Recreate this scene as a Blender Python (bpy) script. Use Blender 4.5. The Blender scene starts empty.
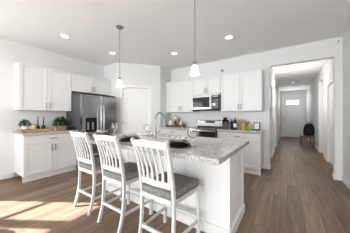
import bpy, bmesh, math, random
from mathutils import Vector, Matrix
random.seed(4)
S = bpy.context.scene
C = S.collection
R = math.radians

# ------------------------------------------------------------------ camera, sky, sun, exposure
cam = bpy.data.cameras.new('camera'); cam.lens = 165/350*36; cam.sensor_width = 36
camo = bpy.data.objects.new('camera', cam); C.objects.link(camo)
camo.location = (0, 0, 1.22); camo.rotation_euler = (R(90), 0, R(34.2)); cam.clip_start = .02
S.camera = camo
W = bpy.data.worlds.new('sky'); S.world = W; W.use_nodes = True
bg = W.node_tree.nodes['Background']; bg.inputs[0].default_value = (.90, .955, 1, 1); bg.inputs[1].default_value = 1.4
sun = bpy.data.lights.new('sun', 'SUN'); sun.energy = 21; sun.angle = R(.8); sun.color = (1, .98, .96)
suno = bpy.data.objects.new('sun', sun); C.objects.link(suno)
suno.rotation_euler = Vector((.85*.83, .53*.83, -.56)).to_track_quat('-Z', 'Y').to_euler()

def area(name, loc, rot, sx, sy, power, col=(1, 1, 1), spread=180):
    l = bpy.data.lights.new(name, 'AREA'); l.shape = 'RECTANGLE'; l.size = sx; l.size_y = sy
    l.energy = power; l.color = col; l.spread = R(spread)
    o = bpy.data.objects.new(name, l); C.objects.link(o); o.location = loc; o.rotation_euler = rot
    return o
# area lamps at the window openings; the rear and side ones are added fill
area('fill_rear', (-1.3, -6.1, 1.35), (R(130), 0, 0), 3.4, 2.1, 330, (.93, .97, 1))
area('daylight_slider', (-4.50, -1.15, 1.1), (R(95), 0, R(-90)), 1.8, 2.0, 45, (.93, .97, 1))
area('fill_side', (.80, -2.0, 1.35), (R(120), 0, R(90)), 2.3, 1.7, 8, (.93, .97, 1))
area('daylight_entry', (.26, 11.8, 2.04), (R(90), 0, R(180)), .5, .25, 10, (1, 1, 1))
V = S.view_settings
S.display_settings.display_device = 'sRGB'
V.view_transform = 'Standard'; V.look = 'None'; V.gamma = 1; V.use_curve_mapping = False
V.exposure = 0.24

# ------------------------------------------------------------------ materials
def mat(name, col, rough=.5, metal=0, emit=0, trans=0, ior=1.45, spec=.5, noise=None, bump=None, alpha=1):
    m = bpy.data.materials.new(name); m.use_nodes = True
    nt = m.node_tree; b = nt.nodes['Principled BSDF']
    b.inputs['Base Color'].default_value = (*col, 1); b.inputs['Roughness'].default_value = rough
    b.inputs['Metallic'].default_value = metal; b.inputs['IOR'].default_value = ior
    b.inputs['Specular IOR Level'].default_value = spec
    b.inputs['Transmission Weight'].default_value = trans
    if emit:
        b.inputs['Emission Color'].default_value = (1, .97, .93, 1); b.inputs['Emission Strength'].default_value = emit
    if noise or bump:
        tc = nt.nodes.new('ShaderNodeTexCoord')
        n = nt.nodes.new('ShaderNodeTexNoise'); mp = nt.nodes.new('ShaderNodeMapping')
        nt.links.new(tc.outputs['Object'], mp.inputs[0]); nt.links.new(mp.outputs[0], n.inputs['Vector'])
    if noise:
        sc, amt, stretch = noise
        n.inputs['Scale'].default_value = sc; n.inputs['Detail'].default_value = 4
        mp.inputs['Scale'].default_value = stretch
        mx = nt.nodes.new('ShaderNodeMix'); mx.data_type = 'RGBA'
        mx.inputs[6].default_value = (*[c*(1-amt) for c in col], 1)
        mx.inputs[7].default_value = (*[min(1, c*(1+amt)) for c in col], 1)
        nt.links.new(n.outputs['Fac'], mx.inputs[0]); nt.links.new(mx.outputs[2], b.inputs['Base Color'])
    if bump:
        n2 = nt.nodes.new('ShaderNodeTexNoise'); n2.inputs['Scale'].default_value = bump[0]
        nt.links.new(tc.outputs['Object'], n2.inputs['Vector'])
        bp = nt.nodes.new('ShaderNodeBump'); bp.inputs['Strength'].default_value = bump[1]; bp.inputs['Distance'].default_value = .01
        nt.links.new(n2.outputs['Fac'], bp.inputs['Height']); nt.links.new(bp.outputs[0], b.inputs['Normal'])
    return m

def ramp(nt, fac, stops):
    r = nt.nodes.new('ShaderNodeValToRGB'); e = r.color_ramp.elements
    e[0].position, e[0].color = stops[0][0], (*stops[0][1], 1)
    e[1].position, e[1].color = stops[-1][0], (*stops[-1][1], 1)
    for p, c in stops[1:-1]:
        k = e.new(p); k.color = (*c, 1)
    nt.links.new(fac, r.inputs[0]); return r

def floor_mat():
    m = bpy.data.materials.new('wood_plank_floor'); m.use_nodes = True; nt = m.node_tree; N = nt.nodes; L = nt.links
    b = N['Principled BSDF']; tc = N.new('ShaderNodeTexCoord')
    mp = N.new('ShaderNodeMapping'); mp.inputs['Rotation'].default_value = (0, 0, R(90)); L.new(tc.outputs['Object'], mp.inputs[0])
    br = N.new('ShaderNodeTexBrick'); L.new(mp.outputs[0], br.inputs['Vector'])
    br.offset = .37; br.inputs['Scale'].default_value = 1; br.inputs['Brick Width'].default_value = 1.5; br.inputs['Row Height'].default_value = .17
    br.inputs['Mortar Size'].default_value = .0018; br.inputs['Mortar Smooth'].default_value = .3; br.inputs['Bias'].default_value = 0
    br.inputs['Color1'].default_value = (0, 0, 0, 1); br.inputs['Color2'].default_value = (1, 1, 1, 1); br.inputs['Mortar'].default_value = (.3, .3, .3, 1)
    # grain, shifted per plank
    ms = N.new('ShaderNodeMapping'); ms.inputs['Scale'].default_value = (1.1, 13, 1); L.new(mp.outputs[0], ms.inputs[0])
    ad = N.new('ShaderNodeVectorMath'); ad.operation = 'MULTIPLY_ADD'
    L.new(br.outputs['Color'], ad.inputs[0]); ad.inputs[1].default_value = (9, 7, 5); L.new(ms.outputs[0], ad.inputs[2])
    n = N.new('ShaderNodeTexNoise'); n.inputs['Scale'].default_value = 1.3; n.inputs['Detail'].default_value = 7; n.inputs['Roughness'].default_value = .6
    L.new(ad.outputs[0], n.inputs['Vector'])
    g = ramp(nt, n.outputs['Fac'], [(.25, (.115, .073, .047)), (.45, (.195, .130, .087)), (.6, (.245, .168, .115)), (.8, (.34, .25, .18))])
    t = ramp(nt, br.outputs['Color'], [(0, (.77, .75, .73)), (.5, (1, 1, 1)), (1, (1.2, 1.2, 1.2))])
    mu = N.new('ShaderNodeMix'); mu.data_type = 'RGBA'; mu.blend_type = 'MULTIPLY'; mu.inputs[0].default_value = 1
    L.new(g.outputs[0], mu.inputs[6]); L.new(t.outputs[0], mu.inputs[7])
    mo = N.new('ShaderNodeMix'); mo.data_type = 'RGBA'; L.new(br.outputs['Fac'], mo.inputs[0]); L.new(mu.outputs[2], mo.inputs[6]); mo.inputs[7].default_value = (.06, .045, .035, 1)
    L.new(mo.outputs[2], b.inputs['Base Color'])
    b.inputs['Roughness'].default_value = .5; b.inputs['Specular IOR Level'].default_value = .35
    bp = N.new('ShaderNodeBump'); bp.inputs['Strength'].default_value = .12; bp.inputs['Distance'].default_value = .002
    L.new(n.outputs['Fac'], bp.inputs['Height']); L.new(bp.outputs[0], b.inputs['Normal'])
    return m

def granite_mat():
    m = bpy.data.materials.new('speckled_granite'); m.use_nodes = True; nt = m.node_tree; N = nt.nodes; L = nt.links
    b = N['Principled BSDF']; tc = N.new('ShaderNodeTexCoord')
    n = N.new('ShaderNodeTexNoise'); n.inputs['Scale'].default_value = 60; n.inputs['Detail'].default_value = 6; n.inputs['Roughness'].default_value = .75
    L.new(tc.outputs['Object'], n.inputs['Vector'])
    n2 = N.new('ShaderNodeTexNoise'); n2.inputs['Scale'].default_value = 9; n2.inputs['Detail'].default_value = 3; L.new(tc.outputs['Object'], n2.inputs['Vector'])
    a = ramp(nt, n.outputs['Fac'], [(.30, (.05, .046, .044)), (.40, (.24, .225, .215)), (.48, (.50, .48, .46)), (.60, (.70, .68, .66)), (.8, (.85, .84, .82))])
    c = ramp(nt, n2.outputs['Fac'], [(.35, (.82, .81, .80)), (.6, (1, 1, 1))])
    mu = N.new('ShaderNodeMix'); mu.data_type = 'RGBA'; mu.blend_type = 'MULTIPLY'; mu.inputs[0].default_value = 1
    L.new(a.outputs[0], mu.inputs[6]); L.new(c.outputs[0], mu.inputs[7]); L.new(mu.outputs[2], b.inputs['Base Color'])
    b.inputs['Roughness'].default_value = .12
    return m

M = dict(
    wall=mat('wall_paint', (.77, .77, .768), .75, bump=(160, .05)),
    ceil=mat('ceiling_paint', (.90, .90, .897), .9, bump=(120, .08)),
    trim=mat('trim_paint', (.86, .86, .855), .4, spec=.4),
    cab=mat('cabinet_white', (.77, .77, .766), .38, spec=.4),
    island=mat('island_white', (.88, .88, .875), .4, spec=.4),
    chair=mat('chair_white', (.66, .655, .645), .4, noise=(6, .02, (1, 1, 1))),
    seat=mat('seat_tweed', (.235, .23, .228), .95, noise=(45, .7, (1, 1, 1)), bump=(300, .5)),
    floor=floor_mat(), granite=granite_mat(),
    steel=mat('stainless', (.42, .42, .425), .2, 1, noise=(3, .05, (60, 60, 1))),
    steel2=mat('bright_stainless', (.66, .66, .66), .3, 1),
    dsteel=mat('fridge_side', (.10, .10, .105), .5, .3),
    nickel=mat('brushed_nickel', (.34, .335, .33), .38, 1),
    faucet=mat('faucet_nickel', (.36, .355, .35), .3, 1),
    black=mat('black_plastic', (.012, .012, .013), .35),
    bglass=mat('black_glass', (.01, .01, .012), .06),
    gasket=mat('dark_gap', (.03, .03, .03), .7),
    glass=mat('clear_glass', (1, 1, 1), .01, trans=1, ior=1.45),
    pane=mat('window_glass', (1, 1, 1), 0, trans=1, ior=1.02),
    shade=mat('frosted_shade', (.9, .89, .87), .4, emit=.4),
    lamp=mat('lamp_disc', (1, 1, 1), .5, emit=6),
    bplate=mat('black_stoneware', (.014, .014, .015), .3),
    linen=mat('napkin_cloth', (.62, .60, .56), .9, noise=(60, .1, (1, 1, 1))),
    gold=mat('gold_ring', (.75, .55, .28), .3, 1),
    wood=mat('light_wood', (.42, .27, .16), .55, noise=(4, .35, (2, 14, 14))),
    wood2=mat('board_wood', (.50, .35, .23), .5, noise=(4, .2, (14, 14, 2))),
    walnut=mat('walnut_wood', (.16, .075, .04), .5, noise=(4, .35, (2, 14, 14))),
    bench=mat('bench_wood', (.17, .095, .055), .5, noise=(4, .3, (14, 2, 14))),
    leaf=mat('leaf_green', (.045, .11, .035), .5, noise=(25, .4, (1, 1, 1))),
    leafd=mat('leaf_dark', (.02, .055, .025), .45, noise=(25, .4, (1, 1, 1))),
    pot=mat('white_ceramic', (.78, .77, .74), .25),
    cream=mat('cream_ceramic', (.62, .52, .36), .35, noise=(12, .15, (1, 1, 1))),
    teal=mat('blue_bottle_glass', (.02, .055, .085), .1),
    oil=mat('yellow_oil', (.45, .42, .10), .15),
    dgreen=mat('dark_bottle', (.012, .02, .014), .1),
    paper=mat('white_paper', (.85, .85, .84), .7),
    bag=mat('black_fabric', (.012, .012, .014), .9, bump=(60, .4)),
    outlet=mat('outlet_white', (.8, .8, .79), .4),
    soil=mat('soil', (.03, .02, .015), .95),
    screen=mat('photo_print', (.7, .7, .7), .4, noise=(30, .2, (1, 1, 1))),
    thresh=mat('threshold_metal', (.10, .09, .08), .5, .6),
    grille=mat('grille_grey', (.35, .35, .35), .6),
)

# ------------------------------------------------------------------ mesh helpers
def nb(): return bmesh.new()
def box(bm, x0, x1, y0, y1, z0, z1):
    vs = [bm.verts.new((x, y, z)) for x in (x0, x1) for y in (y0, y1) for z in (z0, z1)]
    for f in ((0, 1, 3, 2), (4, 6, 7, 5), (0, 4, 5, 1), (2, 3, 7, 6), (0, 2, 6, 4), (1, 5, 7, 3)):
        bm.faces.new([vs[i] for i in f])
    return bm
def bx(*a): return box(nb(), *a)
def sweep(bm, pts, prof, up=None, caps=True, scales=None):
    """prof: list of (u, v) offsets; swept with a stable frame"""
    P = [Vector(p) for p in pts]; n = len(P); rings = []
    T = [(P[min(i+1, n-1)]-P[max(i-1, 0)]).normalized() for i in range(n)]
    ref = Vector(up) if up else (Vector((0, 0, 1)) if abs(T[0].z) < .9 else Vector((1, 0, 0)))
    u = ref.cross(T[0]).normalized()
    for i in range(n):
        u = (u - T[i]*u.dot(T[i])).normalized(); v = T[i].cross(u)
        k = scales[i] if scales else 1
        rings.append([bm.verts.new(P[i]+u*a*k+v*b*k) for a, b in prof])
    m = len(prof)
    for i in range(n-1):
        for j in range(m):
            bm.faces.new([rings[i][j], rings[i][(j+1) % m], rings[i+1][(j+1) % m], rings[i+1][j]])
    if caps:
        bm.faces.new(rings[0][::-1]); bm.faces.new(rings[-1])
    return bm
def circ(r, n=12): return [(r*math.cos(2*math.pi*k/n), r*math.sin(2*math.pi*k/n)) for k in range(n)]
def tube(bm, pts, r, n=12, scales=None, up=None): return sweep(bm, pts, circ(r, n), up, True, scales)
def bar(bm, pts, w, h, up=None): return sweep(bm, pts, [(-w/2, -h/2), (w/2, -h/2), (w/2, h/2), (-w/2, h/2)], up)
def lathe(bm, prof, c=(0, 0, 0), n=24):
    """prof (r, z); closed if r==0 at ends"""
    rings = []
    for r, z in prof:
        if r < 1e-6: rings.append([bm.verts.new((c[0], c[1], c[2]+z))])
        else: rings.append([bm.verts.new((c[0]+r*math.cos(2*math.pi*k/n), c[1]+r*math.sin(2*math.pi*k/n), c[2]+z)) for k in range(n)])
    for a, b in zip(rings, rings[1:]):
        for k in range(n):
            q = (k+1) % n
            if len(a) == 1 and len(b) == 1: continue
            if len(a) == 1: bm.faces.new([a[0], b[q], b[k]])
            elif len(b) == 1: bm.faces.new([a[k], a[q], b[0]])
            else: bm.faces.new([a[k], a[q], b[q], b[k]])
    return bm
def prism(bm, outline, axis, a, b):
    """extrude a closed 2-D outline along axis 0/1/2 from a to b"""
    def mk(p, t):
        l = list(p); l.insert(axis, t); return bm.verts.new(l)
    A = [mk(p, a) for p in outline]; B = [mk(p, b) for p in outline]; n = len(outline)
    bm.faces.new(A[::-1]); bm.faces.new(B)
    for i in range(n): bm.faces.new([A[i], A[(i+1) % n], B[(i+1) % n], B[i]])
    return bm
def obj(name, bm, m, parent=None, bevel=0, smooth=False, label=None, seg=2):
    bmesh.ops.recalc_face_normals(bm, faces=bm.faces)
    me = bpy.data.meshes.new(name); bm.to_mesh(me); bm.free()
    o = bpy.data.objects.new(name, me); C.objects.link(o)
    me.materials.append(M[m] if isinstance(m, str) else m)
    if parent: o.parent = parent
    if bevel:
        b = o.modifiers.new('bevel', 'BEVEL'); b.width = bevel; b.segments = seg; b.limit_method = 'ANGLE'
    if smooth:
        for p in me.polygons: p.use_smooth = True
        me.set_sharp_from_angle(angle=R(40))
    if label: o['label'] = label
    return o
def thing(name, label, cat, loc=(0, 0, 0), rz=0, group=None):
    o = bpy.data.objects.new(name, None); C.objects.link(o); o.empty_display_size = .1
    o.location = loc; o.rotation_euler = (0, 0, R(rz)); o['label'] = label; o['category'] = cat
    if group: o['group'] = group
    return o
def tag(o, label, cat, group=None, loc=None, rz=None):
    o['label'] = label; o['category'] = cat
    if group: o['group'] = group
    if loc: o.location = loc
    if rz is not None: o.rotation_euler = (0, 0, R(rz))
    return o
def struct(name, bm, m, parent=None, label=None, bevel=0):
    o = obj(name, bm, m, parent, bevel)
    if parent is None: o['kind'] = 'structure'
    if label: o['label'] = label
    return o
def sroot(name, label, loc, rz=0):
    o = bpy.data.objects.new(name, None); C.objects.link(o); o.location = loc; o.rotation_euler = (0, 0, R(rz))
    o['kind'] = 'structure'; o['label'] = label; return o
def dup(root, loc, label, rz=None, group=None):
    r = root.copy(); C.objects.link(r); r.location = loc; r['label'] = label
    if rz is not None: r.rotation_euler = (0, 0, R(rz))
    if group: r['group'] = group
    for ch in list(root.children):
        c = ch.copy(); C.objects.link(c); c.parent = r
        for g in list(ch.children):
            d = g.copy(); C.objects.link(d); d.parent = c
    return r

# ------------------------------------------------------------------ room shell
XL, YB, XR, HC, YR, YH = -4.57, 4.375, .87, 2.74, -6.2, 11.9
struct('floor', bx(XL-.15, XR+.15, YR-.15, YH+.3, -.1, 0), 'floor')
struct('ceiling', bx(XL-.15, XR+.15, YR-.15, YH+.3, HC, HC+.12), 'ceil')
b = nb()      # left wall with the sliding-door opening behind the camera's view
box(b, XL-.14, XL, -.15, 2.91, 0, HC); box(b, XL-.14, XL, YR, -2.15, 0, HC); box(b, XL-.14, XL, -2.15, -.15, 2.12, HC)
struct('wall_left', b, 'wall')
struct('wall_alcove', bx(XL-.14, -4.0, 2.91, 3.05, 0, HC), 'wall')
# diagonal pantry wall, door opening 0.66 wide
pr = math.degrees(math.atan2(3.82-2.91, -3.13+4.0)); pl = math.hypot(.87, .91)
b = nb(); D0, D1, DH = .18, .95, 2.05
box(b, 0, D0, 0, .12, 0, HC); box(b, D1, pl, 0, .12, 0, HC); box(b, D0, D1, 0, .12, DH, HC)
o = struct('wall_pantry', b, 'wall'); o.location = (-4.0, 2.91, 0); o.rotation_euler = (0, 0, R(pr))
struct('wall_return', bx(-3.25, -3.13, 3.82, YB+.12, 0, HC), 'wall')
b = nb(); box(b, -3.25, -.335, YB, YB+.12, 0, HC); box(b, -.335, .76, YB, YB+.12, 2.38, HC); box(b, .76, XR, YB, YB+.12, 0, HC)
struct('wall_back', b, 'wall')
b = nb(); box(b, XR, XR+.14, YR, -3.2, 0, HC); box(b, XR, XR+.14, -.8, YB+.12, 0, HC); box(b, XR, XR+.14, -3.2, -.8, 0, .45); box(b, XR, XR+.14, -3.2, -.8, 2.25, HC)
struct('wall_right', b, 'wall')
b = nb()
box(b, XL-.14, -3.9, YR-.14, YR, 0, HC); box(b, .5, XR+.14, YR-.14, YR, 0, HC)
box(b, -3.9, .5, YR-.14, YR, 2.45, HC); box(b, -3.9, .5, YR-.14, YR, 0, .25); box(b, -1.8, -1.6, YR-.14, YR, .25, 2.45)
struct('wall_rear', b, 'wall')
# hall: door recesses on the left, one door and one tall opening on the right
b = nb(); XH = -.37
box(b, XH-.12, XH, YB+.12, 4.82, 0, HC); box(b, XH-.12, XH, 4.82, 5.62, 2.05, HC); box(b, XH-.12, XH, 5.62, 6.75, 0, HC)
box(b, XH-.12, XH, 6.75, 7.7, 2.4, HC); box(b, XH-.12, XH, 7.7, YH, 0, HC); box(b, XH-.16, XH-.12, 6.7, 7.75, 0, HC)
struct('wall_hall_left', b, 'wall')
b = nb()
XW = .905
box(b, XW, XW+.14, YB+.12, 5.2, 0, HC); box(b, XW, XW+.14, 5.2, 5.98, 2.05, HC); box(b, XW, XW+.14, 5.98, 6.5, 0, HC)
box(b, XW, XW+.14, 6.5, 7.4, 2.4, HC); box(b, XW, XW+.14, 7.4, YH, 0, HC)
struct('wall_hall_right', b, 'wall')
b = nb(); box(b, XH-.12, -.22, YH, YH+.14, 0, HC); box(b, .74, XR+.14, YH, YH+.14, 0, HC); box(b, -.22, .74, YH, YH+.14, 2.46, HC)
struct('wall_hall_end', b, 'wall')

# baseboards
def bbm(x0, x1, y0, y1): return bx(x0, x1, y0, y1, 0, .10)
struct('baseboard_left', bbm(XL, XL+.014, -.05, .94), 'trim', bevel=.004)
b = nb(); box(b, XR-.014, XR, YR, YB, 0, .10); struct('baseboard_right', b, 'trim', bevel=.004)
b = nb(); box(b, .746, XR-.014, YB-.014, YB, 0, .10); box(b, .746, .76, YB, YB+.12, 0, .10); box(b, -.452, -.321, YB-.014, YB, 0, .10); box(b, -.335, -.321, YB, YB+.12, 0, .10)
struct('baseboard_back', b, 'trim', bevel=.004)
b = nb(); box(b, XW-.014, XW, 4.6, 5.13, 0, .10); box(b, XW-.014, XW, 6.05, 6.43, 0, .10); box(b, XW-.014, XW, 7.47, YH, 0, .10)
struct('baseboard_hall_right', b, 'trim', bevel=.004)
b = nb(); box(b, XH, XH+.014, 5.69, 6.68, 0, .10); box(b, XH, XH+.014, 7.77, YH, 0, .10)
struct('baseboard_hall_left', b, 'trim', bevel=.004)
struct('baseboard_rear', bbm(XL, XR, YR, YR+.014), 'trim')
o = struct('baseboard_pantry', bbm(0, D0-.07, -.014, 0), 'trim'); o.location = (-4.0, 2.91, 0); o.rotation_euler = (0, 0, R(pr))

# windows out of view; the rear and right ones are added for fill light
w = sroot('window_1', 'white framed sliding glass door in the left wall', (XL-.09, -2.15, 0), 90)
b = nb()
for x in (0, 1.95): box(b, x, x+.05, -.03, .03, 0, 2.12)
box(b, 1.30, 1.44, -.03, .03, 0, 2.12); box(b, .05, 1.95, -.02, .02, 1.45, 1.485)
box(b, .05, 1.95, -.03, .03, 0, .07); box(b, .05, 1.95, -.03, .03, 2.05, 2.12)
obj('frame', b, 'trim', w)
w = sroot('fill_window_rear', 'unseen rear window pair added behind the camera to let in fill light', (-3.9, YR-.07, .25))
b = nb()
for x in (0, 2.04, 2.3, 4.34): box(b, x, x+.06, -.03, .03, 0, 2.2)
for a, c_ in ((.06, 2.04), (2.36, 4.34)):
    box(b, a, c_, -.03, .03, 0, .06); box(b, a, c_, -.03, .03, 2.14, 2.2); box(b, a, c_, -.02, .02, 1.07, 1.11)
obj('frame', b, 'trim', w)

w = sroot('fill_window_side', 'unseen window added in the right wall behind the camera for fill light', (XR+.07, -.8, .45), -90)
b = nb()
for x in (0, 1.17, 2.34): box(b, x, x+.06, -.03, .03, 0, 1.8)
box(b, .06, 2.34, -.03, .03, 0, .06); box(b, .06, 2.34, -.03, .03, 1.74, 1.8)
obj('frame', b, 'trim', w)
# ------------------------------------------------------------------ doors
def panel_door_bm(w, h, t, panels, sub=None):
    """door slab, local x 0..w, front at y=0 (faces -y), thickness t, raised frames round recessed panels"""
    b = nb(); box(b, 0, w, .010, t, 0, h)
    xs = [.115, w-.115]
    zs = []
    for z0, z1 in panels: zs += [z0, z1]
    box(b, 0, xs[0], 0, .012, 0, h); box(b, xs[1], w, 0, .012, 0, h)
    edges = [0]+zs+[h]
    for k in range(0, len(edges), 2): box(b, xs[0], xs[1], 0, .012, edges[k], edges[k+1])
    for z0, z1 in panels: box(b, xs[0]+.035, xs[1]-.035, .003, .012, z0+.035, z1-.035)
    return b
def casing(b, w, h, cw=.065, y=-.016):
    box(b, -cw, 0, y, 0, 0, h+cw); box(b, w, w+cw, y, 0, 0, h+cw); box(b, 0, w, y, 0, h, h+cw)
    box(b, -.001, .012, 0, .12, 0, h); box(b, w-.012, w+.001, 0, .12, 0, h); box(b, 0, w, 0, .12, h-.012, h+.001)
def lever(parent, x, z, d=-1, y=0):
    b = nb(); b2 = lathe(nb(), [(0, 0), (.028, 0), (.028, .008), (.012, .012), (.012, .05), (0, .05)], n=16)
    bmesh.ops.rotate(b2, verts=b2.verts, matrix=Matrix.Rotation(R(90), 3, 'X')); bmesh.ops.translate(b2, verts=b2.verts, vec=(x, y, z))
    tube(b2, [(x, y-.045, z), (x+d*.05, y-.05, z), (x+d*.11, y-.045, z)], .009, 8)
    return obj('door_handle', b2, 'nickel', parent, smooth=True, label='brushed nickel lever handle')
def hinges(parent, x, zs):
    for z in zs: obj('hinge', bx(x-.008, x+.008, -.008, .012, z-.045, z+.045), 'nickel', parent)

d = sroot('door_1', 'white two panel pantry door in the angled corner wall', (-4.0+D0*math.cos(R(pr)), 2.91+D0*math.sin(R(pr)), 0), pr)
dw = D1-D0
o = obj('slab', panel_door_bm(dw-.038, 2.024, .035, [(.22, .86), (1.0, 1.90)]), 'trim', d, .003); o.location = (.019, .035, .008)
b = nb(); casing(b, dw, 2.05); obj('casing', b, 'trim', d, .003)
hinges(d, .012, (.25, 1.05, 1.85)); lever(d, dw-.08, .95, -1, .035)

d = sroot('door_2', 'white hall door with nickel lever on the left hall wall', (XH, 4.82, 0), 90)
o = obj('slab', panel_door_bm(.77, 2.03, .035, [(.22, .86), (1.0, 1.90)]), 'trim', d, .003); o.location = (.015, .03, .008)
b = nb(); casing(b, .8, 2.05); obj('casing', b, 'trim', d, .003); lever(d, .08, .93, 1, .03)
d = sroot('door_3', 'tall cased opening on the left hall wall', (XH, 6.75, 0), 90)
b = nb(); casing(b, .95, 2.4); obj('casing', b, 'trim', d, .003)
d = sroot('door_4', 'white hall door with nickel lever on the right hall wall', (XW, 5.98, 0), -90)
o = obj('slab', panel_door_bm(.75, 2.03, .035, [(.22, .86), (1.0, 1.90)]), 'trim', d, .003); o.location = (.015, .03, .008)
b = nb(); casing(b, .78, 2.05); obj('casing', b, 'trim', d, .003); lever(d, .68, .92, -1, .03)
d = sroot('door_5', 'tall white door set in the right hall wall beyond the nearer door', (XW, 7.4, 0), -90)
o = obj('slab', panel_door_bm(.87, 2.38, .035, [(.22, .86), (1.0, 2.25)]), 'trim', d, .003); o.location = (.015, .07, .008)
b = nb(); casing(b, .9, 2.4); obj('casing', b, 'trim', d, .003)
# front door with three small lites
d = sroot('door_6', 'white front door with a row of small lites at the hall end', (-.22, YH, 0), 0)
b = nb(); w, h = .93, 2.43; lz0, lz1 = 1.90, 2.17; lx = [(.15, .345), (.367, .563), (.585, .78)]
box(b, 0, w, .02, .06, 0, lz0); box(b, 0, w, .02, .06, lz1, h); box(b, 0, .15, .02, .06, lz0, lz1); box(b, .78, w, .02, .06, lz0, lz1)
box(b, .345, .367, .02, .06, lz0, lz1); box(b, .563, .585, .02, .06, lz0, lz1)
box(b, .11, .82, .008, .022, 1.86, 1.90); box(b, .11, .82, .008, .022, 2.17, 2.21)
for a, c_ in ((.13, .44), (.49, .80)):
    for q in (.0, .012): box(b, a+q*4, c_-q*4, .016-q, .02, .25+q*4, 1.72-q*4)
s_ = obj('slab', b, 'trim', d, .003); s_.location = (.015, .02, .012)
for a, c_ in lx: o = obj('pane', bx(a, c_, .036, .044, lz0, lz1), 'pane', s_)
b = nb(); casing(b, .96, 2.45, .08); obj('casing', b, 'trim', d, .003)
obj('threshold', bx(0, .96, -.03, .12, 0, .014), 'thresh', d)
b = lathe(nb(), [(0, 0), (.03, 0), (.03, .01), (.012, .015), (.012, .04), (.028, .05), (.03, .07), (.018, .085), (0, .087)], n=16)
bmesh.ops.rotate(b, verts=b.verts, matrix=Matrix.Rotation(R(90), 3, 'X')); bmesh.ops.translate(b, verts=b.verts, vec=(.095, .04, .93))
obj('door_knob', b, 'nickel', d, smooth=True, label='nickel door knob')
b = lathe(nb(), [(0, 0), (.032, 0), (.032, .015), (.02, .022), (0, .022)], n=16)
bmesh.ops.rotate(b, verts=b.verts, matrix=Matrix.Rotation(R(90), 3, 'X')); bmesh.ops.translate(b, verts=b.verts, vec=(.095, .04, 1.14))
obj('deadbolt', b, 'nickel', d, smooth=True)

# ------------------------------------------------------------------ cabinets
def shaker(w, h, fr=.057, t=.02):
    b = nb(); box(b, 0, w, -t+.011, 0, 0, h)
    box(b, 0, fr, -t, -t+.012, 0, h); box(b, w-fr, w, -t, -t+.012, 0, h)
    box(b, fr, w-fr, -t, -t+.012, 0, fr); box(b, fr, w-fr, -t, -t+.012, h-fr, h)
    return b
def pull(parent, x, z, vertical=True, L=.13, t=.02):
    b = nb(); y = -t
    if vertical:
        tube(b, [(x, y-.028, z-L/2), (x, y-.028, z+L/2)], .0085, 8)
        for q in (-.38, .38): tube(b, [(x, y+.002, z+q*L), (x, y-.028, z+q*L)], .005, 6)
    else:
        tube(b, [(x-L/2, y-.028, z), (x+L/2, y-.028, z)], .0085, 8)
        for q in (-.38, .38): tube(b, [(x+q*L, y+.002, z), (x+q*L, y-.028, z)], .005, 6)
    return obj('handle', b, 'nickel', parent, smooth=True)
def place_part(o, x, y, z): o.location = (x, y, z); return o
def upper(name, label, loc, rz, w, h, depth=.33, ndoors=2, group=None):
    t = thing(name, label, 'cabinet', loc, rz, group)
    obj('body', bx(0, w, -depth+.022, 0, 0, h), 'cab', t, .002)
    dw = (w-.006)/ndoors
    for k in range(ndoors):
        dd = place_part(obj('door', shaker(dw-.004, h-.008), 'cab', t, .0025), .004+k*dw, -depth+.021, .004)
        hx = dw-.004-.03 if (ndoors == 2 and k == 0) or ndoors == 1 else .03
        pull(dd, hx, .10)
    return t
def base(name, label, loc, rz, w, rows, depth=.6, h=.874, end=None):
    """rows: 'drawer+doors' | 'drawers'"""
    t = thing(name, label, 'cabinet', loc, rz)
    b = nb(); box(b, 0, w, -depth+.022, 0, .105, h)
    obj('body', b, 'cab', t, .002)
    obj('toe_kick', bx(.0, w, -depth+.04, -depth+.06, 0, .105), 'cab', t)
    if end: obj('end_panel', bx(*end, -depth, 0, 0, h), 'cab', t, .002)
    if rows == 'drawer+doors':
        dr = place_part(obj('drawer', bx(0, w-.012, -.02, 0, 0, .155), 'cab', t, .003), .006, -depth+.021, h-.17)
        pull(dr, (w-.012)/2, .078, False)
        dw = (w-.008)/2
        for k in range(2):
            dd = place_part(obj('door', shaker(dw-.004, .58), 'cab', t, .0025), .006+k*dw, -depth+.021, .115)
            pull(dd, dw-.034 if k == 0 else .03, .48)
    else:
        z = .115
        for hh in (.285, .285, .155):
            dr = place_part(obj('drawer', bx(0, w-.012, -.02, 0, 0, hh), 'cab', t, .003), .006, -depth+.021, z); z += hh+.006
            pull(dr, (w-.012)/2, hh*.6, False)
    return t
UZ0, UZ1 = 1.345, 2.27
upper('wall_cabinet', 'white two door wall cabinet above the plants on the left wall', (XL, .925, UZ0), 90, .94, UZ1-UZ0)
upper('wall_cabinet', 'short white two door cabinet above the refrigerator', (XL, 1.872, 1.83), 90, 1.03, UZ1-1.83)
upper('wall_cabinet', 'white two door wall cabinet in the corner left of the microwave', (-2.99, YB, UZ0), 0, .843, UZ1-UZ0)
upper('wall_cabinet', 'short white two door cabinet directly above the microwave', (-2.143, YB, 1.80), 0, .766, UZ1-1.80)
upper('wall_cabinet', 'white two door wall cabinet between the microwave and the hall opening', (-1.373, YB, UZ0), 0, .918, UZ1-UZ0)
obj('filler', bx(-3.13, -2.99, YB-.27, YB, UZ0, UZ1), 'cab', None)
tag(bpy.data.objects['filler'], 'narrow white filler strip between corner wall cabinet and the return wall', 'filler')
base('base_cabinet', 'white base cabinet under the plants on the left wall', (XL+.002, .93, 0), 90, .935, 'drawer+doors')
base('base_cabinet', 'white base cabinet in the corner left of the range', (-3.125, YB-.002, 0), 0, .975, 'drawer+doors')
base('base_cabinet', 'white base cabinet between the range and the hall opening', (-1.365, YB-.002, 0), 0, .915, 'drawer+doors')

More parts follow.
